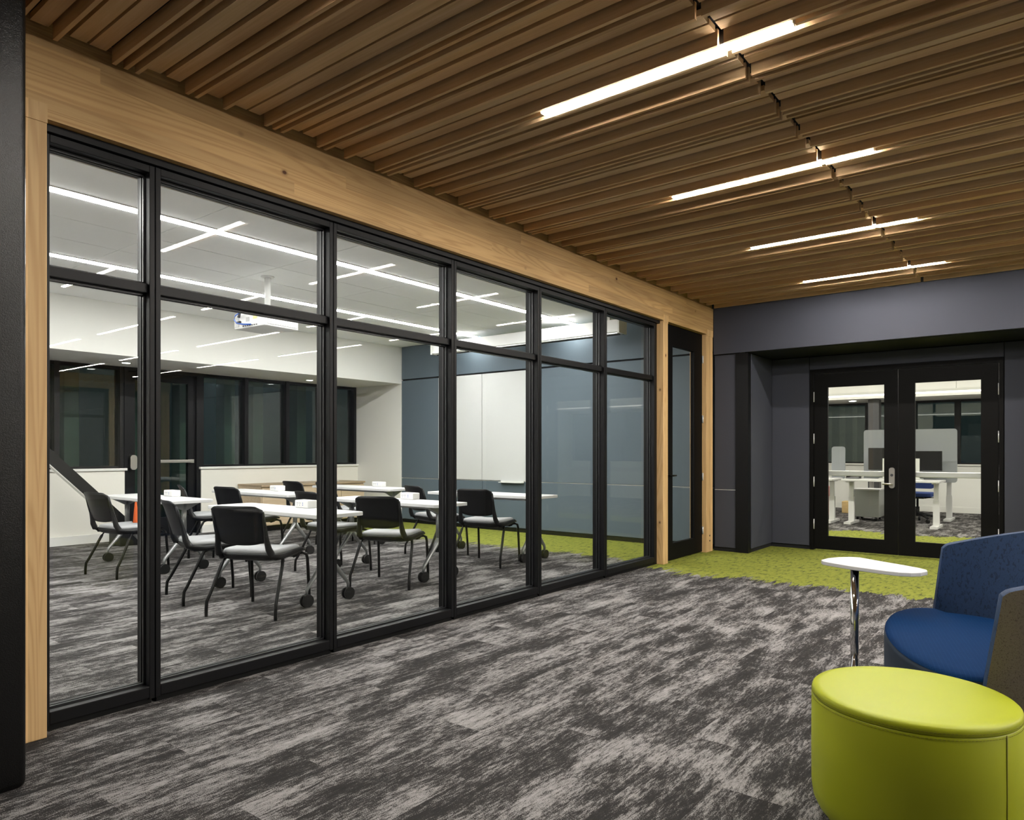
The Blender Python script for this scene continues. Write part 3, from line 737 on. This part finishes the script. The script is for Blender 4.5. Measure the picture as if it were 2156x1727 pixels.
# ------------------------------------------------------------------ classroom chairs
def make_chair():
    t = thing('stacking_chair', '', 'chair')
    sz = .535
    # seat shell and cushion
    def plan(sx, sy0, sy1, n=9):
        pts = rrect(-sx, sx, sy0, sy1, .10, n); return pts
    sh = MB(); base = plan(.262, -.235, .27)
    rows = []
    for s_, z in ((.80, sz - .075), (.93, sz - .062), (1.0, sz - .030), (1.0, sz - .012)):
        rows.append([(x * s_, .018 + (y - .018) * s_, z - (.022 if y > .2 else 0)) for x, y in base])
    sh.grid(rows, True); n = len(base); sh.f += [tuple(range(n - 1, -1, -1)), tuple(range(3 * n, 4 * n))]; sh.sm += [False, False]
    sh.build('seat_shell', 'chair_black', t)
    cu = MB(); rows = []
    for s_, z in ((.97, sz - .018), (.985, sz - .002), (.955, sz + .016), (.86, sz + .024), (.5, sz + .022), (.02, sz + .020)):
        rows.append([(x * s_, .018 + (y - .018) * s_, z - (.020 if y > .2 else 0)) for x, y in base])
    cu.grid(rows, True); cu.f += [tuple(range(n - 1, -1, -1)), tuple(range(5 * n, 6 * n))]; cu.sm += [False, False]
    cu.build('seat_cushion', 'seat_grey', t)
    # curved back panel with thickness
    rows_f, rows_b = [], []
    NU, NV = 14, 10
    for j in range(NV + 1):
        v = j / NV; z = .600 + v * .330
        hw = .216 + .020 * v
        if v > .86: hw -= .022 * ((v - .86) / .14) ** 2
        rf, rb = [], []
        for i in range(NU + 1):
            u = -1 + 2 * i / NU
            zz = z - (.020 * (abs(u) ** 10) * (1 if v > .95 else 0)) + (.030 * abs(u) ** 3) * (1 - v) ** 3
            y = -.262 - .085 * v - .040 * (1 - u * u) * (.6 + .4 * v) - .018 * max(0, v - .75) * 4
            rf.append((u * hw, y, zz)); rb.append((u * hw, y - .016, zz))
        rows_f.append(rf); rows_b.append(rb)
    bk = MB(); m_ = NU + 1
    bk.grid(rows_f); bk.grid(rows_b); nb = (NV + 1) * m_
    ed = [(0, i) for i in range(m_)] + [(j, NU) for j in range(1, NV + 1)] + [(NV, i) for i in range(NU - 1, -1, -1)] + [(j, 0) for j in range(NV - 1, 0, -1)]
    for q in range(len(ed)):
        (a, b_), (c_, d_) = ed[q], ed[(q + 1) % len(ed)]
        i0, i1 = a * m_ + b_, c_ * m_ + d_
        bk.f.append((i0, i1, nb + i1, nb + i0)); bk.sm.append(True)
    bk.build('backrest', 'chair_black', t)
    for sx in (-1, 1):
        # J-shaped side frame from the backrest down and forward along the seat
        path = [(sx * .232, -.345, .88), (sx * .230, -.318, .78), (sx * .226, -.292, .69), (sx * .228, -.276, .62), (sx * .235, -.266, .57), (sx * .245, -.240, .522), (sx * .254, -.195, .496), (sx * .262, -.10, .492), (sx * .265, .05, .505), (sx * .264, .19, .515), (sx * .255, .262, .500)]
        MB().tube(path, [.010, .014, .018, .024, .028, .030, .029, .026, .024, .020, .012], 10).build('side_frame', 'chair_black', t)
        # rear leg: stub, sweep out and back, short upright end
        MB().tube([(sx * .20, -.03, .470), (sx * .255, -.085, .474), (sx * .275, -.120, .462), (sx * .285, -.145, .420), (sx * .312, -.270, .175), (sx * .319, -.300, .125), (sx * .320, -.305, .06), (sx * .320, -.305, .002)], .0145, 10).build('leg', 'tube_black', t)
        MB().tube([(sx * .20, .17, .470), (sx * .255, .225, .478), (sx * .276, .262, .462), (sx * .280, .275, .42), (sx * .284, .300, .10), (sx * .284, .302, .002)], .0145, 10).build('leg', 'tube_black', t)
    box(-.20, .20, -.04, -.01, .452, .480).build('crossbar', 'tube_black', t)
    return t
ch = make_chair()
CH = [((-8.33, 3.63), (-.10, .99), 'black chair with grey seat alone at the front table before the low white wall'),
      ((-6.39, 3.52), (.24, .97), 'black chair turned sideways at the front table, just left of the nearest chair'),
      ((-5.46, 3.48), (-.42, .907), 'nearest black chair with grey seat, its back to the glass partition'),
      ((-9.02, 5.0), (.40, .92), 'black chair seen edge-on before the exit door, at the middle table'),
      ((-8.37, 5.16), (-.12, .99), 'black chair at the middle table by the window, just left of the nearest chair'),
      ((-6.62, 5.15), (.05, 1.0), 'black chair half hidden by a frame post at the middle table towards the glass'),
      ((-5.52, 5.03), (-.40, .915), 'black chair at the middle table in front of the third glass panel, turned away'),
      ((-9.12, 6.68), (.0, 1.0), 'black chair before the birch cabinet, left of the two at the last window table'),
      ((-8.36, 6.72), (.1, .99), 'black chair before the birch cabinet, right of the two at the last window table'),
      ((-6.58, 6.80), (.26, .965), 'black chair at the last table below the left whiteboard'),
      ((-5.60, 6.68), (-.22, .975), 'black chair at the last table in front of the right whiteboard')]
for i, ((x, y), (fx, fy), lab) in enumerate(CH):
    o = ch if i == 0 else copy_tree(ch)
    o.location = (x * U, y * U, 0); o.rotation_euler = (0, 0, math.atan2(-fx, fy)); tag(o, lab, 'chair', 'black classroom chairs')

# ------------------------------------------------------------------ foyer furniture
# ottoman
oc = (-.448, 2.954)
t = thing('ottoman', 'round lime green leather ottoman in the foreground', 'ottoman', (*oc, 0))
R = .338
MB().lathe([(R - .05, .0), (R - .045, .012), (R - .02, .04), (R - .006, .07), (R, .11), (R + .001, .25), (R, .448), (R - .0025, .4525)], oc, 96).build('side_cover', 'ottoman_green', t, (*oc, 0))
MB().lathe([(R - .0025, .4525), (R - .0002, .4555), (R - .0006, .468), (R - .003, .4765), (R - .009, .4820), (R - .03, .4852), (R * .7, .487), (R * .35, .489), (.001, .490)], oc, 96).build('top_cushion', 'ottoman_green', t, (*oc, 0))
for z, r_ in ((.443, R), (.4625, R - .0008)):
    s_ = MB()
    for k in range(170):
        a = 2 * PI * k / 170; ca, sa = math.cos(a), math.sin(a)
        s_.obox((oc[0] + r_ * ca, oc[1] + r_ * sa, z + .0006), (ca * .0012, sa * .0012, 0), (-sa * .0038, ca * .0038, 0), (0, 0, .0007))
    tag(s_.build('stitching', 'stitch_green', t, (*oc, 0)), kind='stuff')
MB().tube([(oc[0] + (R + .001) * math.cos(-.50), oc[1] + (R + .001) * math.sin(-.50), z) for z in (.06, .2, .45)], .0022, 6).build('seam', 'stitch_green', t, (*oc, 0))
# side table
tp = []
P0 = [(-1.266, 4.908), (-1.250, 5.02), (-1.206, 5.11), (-1.15, 5.165), (-1.09, 5.180), (-.942, 5.085), (-.80, 5.001), (-.705, 4.935), (-.66, 4.885), (-.648, 4.83), (-.672, 4.75), (-.715, 4.705), (-.775, 4.683), (-.85, 4.694), (-1.035, 4.748), (-1.195, 4.825), (-1.245, 4.86)]
ks = (1.37 - .72) / (1.37 - .66)
P0 = [(x * ks, y * ks) for x, y in P0]
pole = (-.953, 4.40)
t = thing('side_table', 'small white laptop table on a chrome pole beside the blue lounge seat', 'side table', (*pole, 0))
MB().prism(P0, .698, .72, False).build('table_top', 'white_laminate', t, (*pole, 0), bevel=.003)
MB().tube([(*pole, .02), (*pole, .698)], .0225, 28).build('pole', 'chrome', t, (*pole, 0))
MB().lathe([(.17, 0), (.17, .012), (.155, .018), (.03, .022)], pole, 40).build('base', 'chrome', t, (*pole, 0))
box(pole[0] - .01, pole[0] + .13, pole[1] - .03, pole[1] + .03, .692, .698).build('mounting_plate', 'black_frame', t, (*pole, 0))
# blue lounge seat
lc_ = (-.425, 4.0)
dv = Vector((-.593 + .258, 4.655 - 3.345)); hlen = dv.length / 2; ang = math.atan2(dv.y, dv.x)
ctr = Vector((-.4255, 4.0))
t = thing('lounge_seat', 'wide blue lounge seat with a curved back and brown outer shell', 'lounge seat', (ctr.x, ctr.y, 0), ang)
# local frame: x along the opening (to the far wing), -y towards the back
def arc_front(k, inset=0.0):
    n = 28; out = []
    for i in range(n + 1):
        a = PI * i / n
        out.append(((hlen + .02 - inset) * math.cos(a), (.295 - inset) * math.sin(a) ** .85))
    return out
def arc_back(inset=0.0, depth=.62):
    n = 32
    return [((hlen + .03 - inset) * math.cos(PI + PI * i / n), (depth - inset) * math.sin(PI + PI * i / n)) for i in range(n + 1)]
def seatplan(inset): return arc_front(0, inset) + arc_back(inset + .10)[1:-1]
rows = []
for ins, z in ((.035, .0), (.03, .03), (.0, .05), (.0, .44), (.006, .462)):
    rows.append([(x, y, z) for x, y in seatplan(ins)])
m1 = MB().grid(rows, True); n = len(rows[0]); m1.f.append(tuple(range(n - 1, -1, -1))); m1.sm.append(False)
m1.f.append(tuple(range(4 * n, 5 * n))); m1.sm.append(False)
m1.build('seat_base', 'lounge_side_blue', t)
rows = []
for ins, z in ((.004, .4625), (.010, .472), (.028, .480), (.08, .485), (.25, .488)):
    rows.append([(x, y, z) for x, y in seatplan(ins)])
m1 = MB().grid(rows, True); m1.f.append(tuple(range(4 * n, 5 * n))); m1.sm.append(True)
m1.build('seat_cushion', 'lounge_seat_blue', t)
# curved back wall: inner blue upholstery, blue edge, brown outer shell
TH, NB, NZ = .062, 48, 10
def backpt(i, v, inset):
    a = PI + PI * (.5 - .5 * math.cos(PI * i / NB)); c_, s_ = math.cos(a), math.sin(a)
    run = .64 * abs(s_)
    zt = .832 + .30 * run if run < .45 else .967 + .05 * (run - .45)
    zt -= .016 * max(0.0, 1 - run / .03) ** 2
    z = .05 + (zt - .05) * v
    k = .10 * (z - .4)
    return ((hlen + .045 - inset + k) * c_, (.64 - inset + k) * s_ - .13 * (z - .45), z)
inn = [[backpt(i, v / NZ, TH) for i in range(NB + 1)] for v in range(NZ + 1)]
out_ = [[backpt(i, v / NZ, 0.0) for i in range(NB + 1)] for v in range(NZ + 1)]
MB().grid(inn).build('back_upholstery', 'lounge_back_blue', t)
MB().grid(out_).build('back_shell', 'lounge_shell_brown', t)
path_i = [r[0] for r in inn] + inn[-1][1:-1] + [r[-1] for r in inn[::-1]]
path_o = [r[0] for r in out_] + out_[-1][1:-1] + [r[-1] for r in out_[::-1]]
mid_ = []
for p, q in zip(path_i, path_o):
    mid_.append(((p[0] + q[0]) / 2, (p[1] + q[1]) / 2 + (.006 if p[2] < .80 else .002), (p[2] + q[2]) / 2 + (.007 if p[2] >= .80 else 0)))
MB().grid([path_i, mid_, path_o]).build('edge_band', 'lounge_back_blue', t)

# ------------------------------------------------------------------ remaining foyer walls (out of the picture)
struct('wall_right', box(14.0, 14.15, -4.2, 9.6, 0, 3.5), 'white_paint', 'far right wall of the foyer, out of the picture', 'wall')
struct('wall_near', box(-4.1, 14.15, -4.2, -4.0, 0, 3.5), 'wall_grey', 'wall behind the viewer, out of the picture', 'wall')
struct('wall_far_right', box(4.0, 14.0, 9.42, 9.6, 0, 3.5), 'panel_blue', 'blue end wall further right, out of the picture', 'wall')

# ------------------------------------------------------------------ office behind the double doors
struct('ceiling_office', box(-8.3, 4.2, 10.52, 18.9, 3.20, 3.30), 'ceiling_white', 'white ceiling of the office behind the doors', 'ceiling')
struct('wall_office_front', MB().box(-8.3, -3.38, 10.40, 10.52, 0, 3.3).box(.05, 4.2, 10.40, 10.52, 0, 3.3).box(-3.38, .05, 10.525, 10.56, 2.52, 3.3), 'white_paint', 'white office wall around the double doors', 'wall')
struct('wall_office_left', box(-8.4, -8.25, 9.75, 18.9, 0, 3.3), 'white_paint', 'left wall of the office', 'wall')
struct('wall_office_right', box(4.2, 4.35, 9.6, 18.9, 0, 3.3), 'white_paint', 'right wall of the office', 'wall')
wl = struct('wall_office_window', box(-8.25, 4.2, 18.60, 18.85, 0, 1.05), 'white_paint', 'low white wall under the office window', 'wall')
box(-8.25, 4.2, 18.57, 18.85, 1.05, 1.085).build('window_sill', 'white_paint', wl)
struct('baseboard_office', box(-8.25, 4.2, 18.582, 18.60, 0, .13), 'white_paint', 'white baseboard of the office window wall', 'baseboard')
struct('wall_office_bulkhead', box(-8.25, 4.2, 17.2, 18.9, 2.54, 3.2), 'white_paint', 'white bulkhead above the office window', 'bulkhead')
og = (-2, 18.7, 1.085)
t = tag(thing('window_3', 'dark night window at the back of the office', 'window', og), kind='structure')
box(-8.25, 4.2, 18.66, 18.8, 1.085, 1.12).build('window_frame', 'black_frame', t, og)
box(-8.25, 4.2, 18.66, 18.8, 2.49, 2.54).build('window_frame', 'black_frame', t, og)
mx = [-8.2, -7.0, -5.75, -4.75, -3.75, -2.78, -1.92, -1.14, -.2, 1.1, 2.4, 4.15]
for x in mx: box(x - .055, x + .055, 18.62, 18.84, 1.085, 2.54).build('mullion', 'black_frame', t, og)
for i in range(len(mx) - 1): box(mx[i] + .055, mx[i + 1] - .055, 18.72, 18.73, 1.12, 2.49).build('pane', 'pane_window', t, og)
c = box(-3.50, -3.27, 17.4, 17.65, 0, 2.54).build('office_column', 'column_grey', org=(-3.4, 17.5, 0), bevel=.02)
tag(c, 'grey column before the office window', 'column')
og = (-2, 14.4, 2.42)
t = thing('pendant_light', 'long bright pendant strip light across the office', 'pendant light', og)
box(-7.5, 3.5, 14.37, 14.43, 2.40, 2.425).build('diffuser', 'strip_pendant', t, og)
box(-7.5, 3.5, 14.37, 14.43, 2.426, 2.47).build('housing', 'white_plastic', t, og)
for x in (-6.5, -4.0, -1.5, -.8, 1.5): MB().tube([(x, 14.4, 2.47), (x, 14.4, 3.2)], .006, 6).build('cable', 'white_plastic', t, og)
og = (-2, 12.2, 3.2)  # added lamp, out of view: carries the office illumination
t = thing('office_fill_light', 'unseen fill light added to the office ceiling', 'ceiling light', og)
box(-6, 3, 12.1, 12.3, 3.185, 3.199).build('diffuser', 'office_fill', t, og)
og = (-2.2, 15.7, 3.2)  # second added lamp out of view, brightens the back of the office
t = thing('office_fill_light', 'unseen fill light added to the office ceiling before the bulkhead', 'ceiling light', og)
box(-6, 3, 15.6, 15.75, 3.185, 3.199).build('diffuser', 'office_fill', t, og)
og = (-3.75, 17.8, 2.54); t = thing('downlight', 'round downlight in the office bulkhead soffit', 'downlight', og)
MB().lathe([(.07, 2.539), (.07, 2.533)], (-3.9, 17.8), 20).build('lens', 'downlight_glow', t, og)
def desk(label, x0, x1, y0, y1, zt=.85):
    og = ((x0 + x1) / 2, (y0 + y1) / 2, 0)
    t = thing('office_desk', label, 'desk', og, 0, 'white office desks')
    box(x0, x1, y0, y1, zt - .035, zt).build('desk_top', 'white_laminate', t, og, bevel=.004)
    for x in (x0 + .10, x1 - .10):
        ym = (y0 + y1) / 2
        box(x - .05, x + .05, ym - .04, ym + .04, .04, .50).build('leg', 'white_plastic', t, og)
        box(x - .04, x + .04, ym - .03, ym + .03, .50, zt - .06).build('leg_inner', 'white_plastic', t, og)
        box(x - .06, x + .06, y0 + .04, y1 - .04, 0, .04).build('foot', 'white_plastic', t, og)
        box(x - .035, x + .035, y0 + .08, y1 - .08, zt - .06, zt - .036).build('support_arm', 'white_plastic', t, og)
desk('white office desk with monitors seen through the double doors', -3.35, -1.74, 14.35, 15.15)
desk('white office desk further back by the office window', -3.35, -1.74, 16.1, 16.95)
desk('white office desk cut off by the left door stile', -5.2, -3.50, 14.35, 15.15)
def felt(label, x0, x1, y, z0, z1):
    m = MB().prism(rrect(x0, x1, z0, z1, .05, 6), 0, .03); cx_ = (x0 + x1) / 2
    m.v = [(a, y + c_, b_) for a, b_, c_ in m.v]
    o = m.build('desk_screen', 'felt_grey', org=(cx_, y, z0)); tag(o, label, 'desk screen', 'grey felt desk screens')
felt('large grey felt screen behind the office monitors', -3.13, -1.57, 15.20, .80, 1.79)
felt('narrow grey felt screen at the left of the office desks', -3.72, -3.47, 15.20, .80, 1.47)
def monitor(label, x0, x1, y, z0, z1, st):
    og = ((x0 + x1) / 2, y, .851)
    t = thing('monitor', label, 'monitor', og, 0, 'office monitors')
    box(x0, x1, y - .02, y + .01, z0, z1).build('screen_back', 'screen_black', t, og, bevel=.008)
    box((x0 + x1) / 2 - .05 + st, (x0 + x1) / 2 + .05 + st, y - .05, y - .021, .87, z0 + .22).build('stand', 'white_edge', t, og)
    box((x0 + x1) / 2 - .10 + st, (x0 + x1) / 2 + .10 + st, y - .13, y + .05, .852, .87).build('stand_foot', 'white_edge', t, og)
monitor('black monitor on the office desk, left of the door gap', -2.98, -2.38, 14.88, 1.02, 1.44, 0)
monitor('black monitor on the office desk, right of the door gap', -2.34, -1.77, 14.92, 1.02, 1.38, -.12)
og = (-3.22, 14.75, .852); t = thing('desk_phone', 'black desk phone on the office desk', 'phone', og)
MB().add([(-3.33, 14.63, .853), (-3.1, 14.63, .853), (-3.1, 14.86, .853), (-3.33, 14.86, .853), (-3.33, 14.64, .88), (-3.1, 14.64, .88), (-3.1, 14.85, .95), (-3.33, 14.85, .95)], [(0, 1, 2, 3), (4, 5, 6, 7), (0, 1, 5, 4), (1, 2, 6, 5), (2, 3, 7, 6), (3, 0, 4, 7)]).build('body', 'screen_black', t, og)
MB().tube([(-3.30, 14.65, .91), (-3.30, 14.74, .945), (-3.30, 14.84, .975)], [.03, .02, .03], 10).build('handset', 'screen_black', t, og)
og = (-3.12, 15.5, 0); t = thing('mobile_pedestal', 'grey mobile drawer cabinet under the office desk', 'cabinet', og)
box(-3.37, -2.90, 15.42, 15.95, .07, .60).build('body', 'mobile_pedestal', t, og, bevel=.008)
box(-3.38, -2.89, 15.41, 15.96, .60, .625).build('cushion_top', 'white_laminate', t, og)
for x in (-3.30, -2.97):
    for y in (15.5, 15.88): MB().tube([(x - .02, y, .035), (x + .02, y, .035)], .035, 12).build('caster', 'rubber_black', t, og)
og = (-3.62, 14.7, .3); t = thing('computer_tower', 'dark computer tower hanging under the left office desk', 'computer', og)
box(-4.12, -3.74, 14.45, 14.85, .42, .80).build('case', 'screen_black', t, og, bevel=.01)
box(-4.14, -3.72, 14.43, 14.87, .395, .42).build('cradle', 'steel_grey', t, og)
# office chair
og = (-2.28, 15.72, 0); t = thing('office_chair', 'blue and black swivel chair behind the office desk', 'office chair', og)
for k in range(5):
    a = 2 * PI * k / 5 - .9
    ex, ey = og[0] + .34 * math.cos(a), og[1] + .34 * math.sin(a)
    MB().tube([(og[0], og[1], .16), (og[0] + .2 * math.cos(a), og[1] + .2 * math.sin(a), .145), (ex, ey, .10)], [.035, .03, .022], 8).build('base_arm', 'rubber_black', t, og)
    MB().tube([(ex - .02 * math.sin(a), ey + .02 * math.cos(a), .04), (ex + .02 * math.sin(a), ey - .02 * math.cos(a), .04)], .04, 12).build('caster', 'rubber_black', t, og)
MB().tube([(og[0], og[1], .12), (og[0], og[1], .30), (og[0], og[1], .301), (og[0], og[1], .48)], [.035, .035, .02, .02], 12).build('gas_lift', 'rubber_black', t, og)
box(og[0] - .12, og[0] + .12, og[1] - .12, og[1] + .12, .46, .50).build('mechanism', 'rubber_black', t, og)
MB().prism(rrect(og[0] - .28, og[0] + .28, og[1] - .27, og[1] + .27, .10, 6), .50, .58).build('seat', 'seat_navy', t, og, bevel=.02)
m = MB().prism(rrect(-.26, .26, .64, 1.12, .08, 6), 0, .06); m.v = [(og[0] + a, og[1] + .26 + c_ + .1 * (b_ - .6), b_) for a, b_, c_ in m.v]; m.build('backrest', 'seat_navy', t, og)
for sx in (-1, 1): MB().tube([(og[0] + sx * .12, og[1], .48), (og[0] + sx * .33, og[1], .48), (og[0] + sx * .34, og[1], .72), (og[0] + sx * .34, og[1] - .12, .73)], .022, 8).build('armrest', 'rubber_black', t, og)
# bags and box at the left
og = (-4.35, 16.3, 0); t = thing('tote_bag', 'pink patterned bag with blue handles in the office', 'bag', og)
MB().add([(-4.62, 16.15, 0), (-4.05, 16.15, 0), (-4.05, 16.5, 0), (-4.62, 16.5, 0), (-4.66, 16.2, .62), (-4.02, 16.2, .62), (-4.02, 16.45, .62), (-4.66, 16.45, .62)], [(0, 1, 2, 3), (4, 5, 6, 7), (0, 1, 5, 4), (1, 2, 6, 5), (2, 3, 7, 6), (3, 0, 4, 7)]).build('bag_body', 'tote_pink', t, og)
box(-4.64, -4.03, 16.14, 16.16, .0, .14).build('bottom_panel', 'tote_blue', t, og)
for z in (.45, .72): MB().tube([(-4.5, 16.16, z - .1), (-4.45, 16.14, z), (-4.2, 16.14, z), (-4.13, 16.16, z - .1)], .018, 8).build('handle', 'tote_blue', t, og)
o = box(-3.95, -3.55, 17.0, 17.3, 0, .26).build('carton', 'carton_yellow', org=(-3.75, 17.1, 0), bevel=.01); tag(o, 'yellow patterned carton on the office floor', 'box')

# ------------------------------------------------------------------ night outside the windows
FL = ['first', 'second', 'third', 'fourth', 'fifth', 'sixth', 'seventh', 'eighth', 'ninth', 'tenth']
for i, y in enumerate((3.55, 4.45, 5.35, 6.3, 7.15, 7.75, 8.75, 9.55, 10.5, 11.5)):
    o = box(-12.75, -12.45, y, y + .22, -.3, 2.9).build('facade_fin', 'fin_grey', org=(-12.6, y, -.3), bevel=.01)
    tag(o, FL[i] + ' pale vertical fin from the left, outside the classroom window', 'facade fin', 'fins outside the classroom')
struct('ground_outside', box(-26, -11.75, -6, 30, -.5, -.3), 'base_outside', 'dark ground outside the windows', 'ground')
struct('ground_office_side', box(-11.7, 16, 18.9, 34, -.5, -.3), 'base_outside', 'dark ground outside the office window', 'ground')
og = (-1.05, 26, -.3); t = thing('outdoor_lamp', 'bright lamp far outside the office window', 'lamp', og)
MB().tube([(-1.35, 26, -.3), (-1.35, 26, 1.28)], .04, 8).build('post', 'black_frame', t, og)
MB().lathe([(.01, 1.28), (.05, 1.30), (.05, 1.36), (.01, 1.39)], (-1.35, 26), 12).build('bulb', 'outdoor_lamp', t, og)
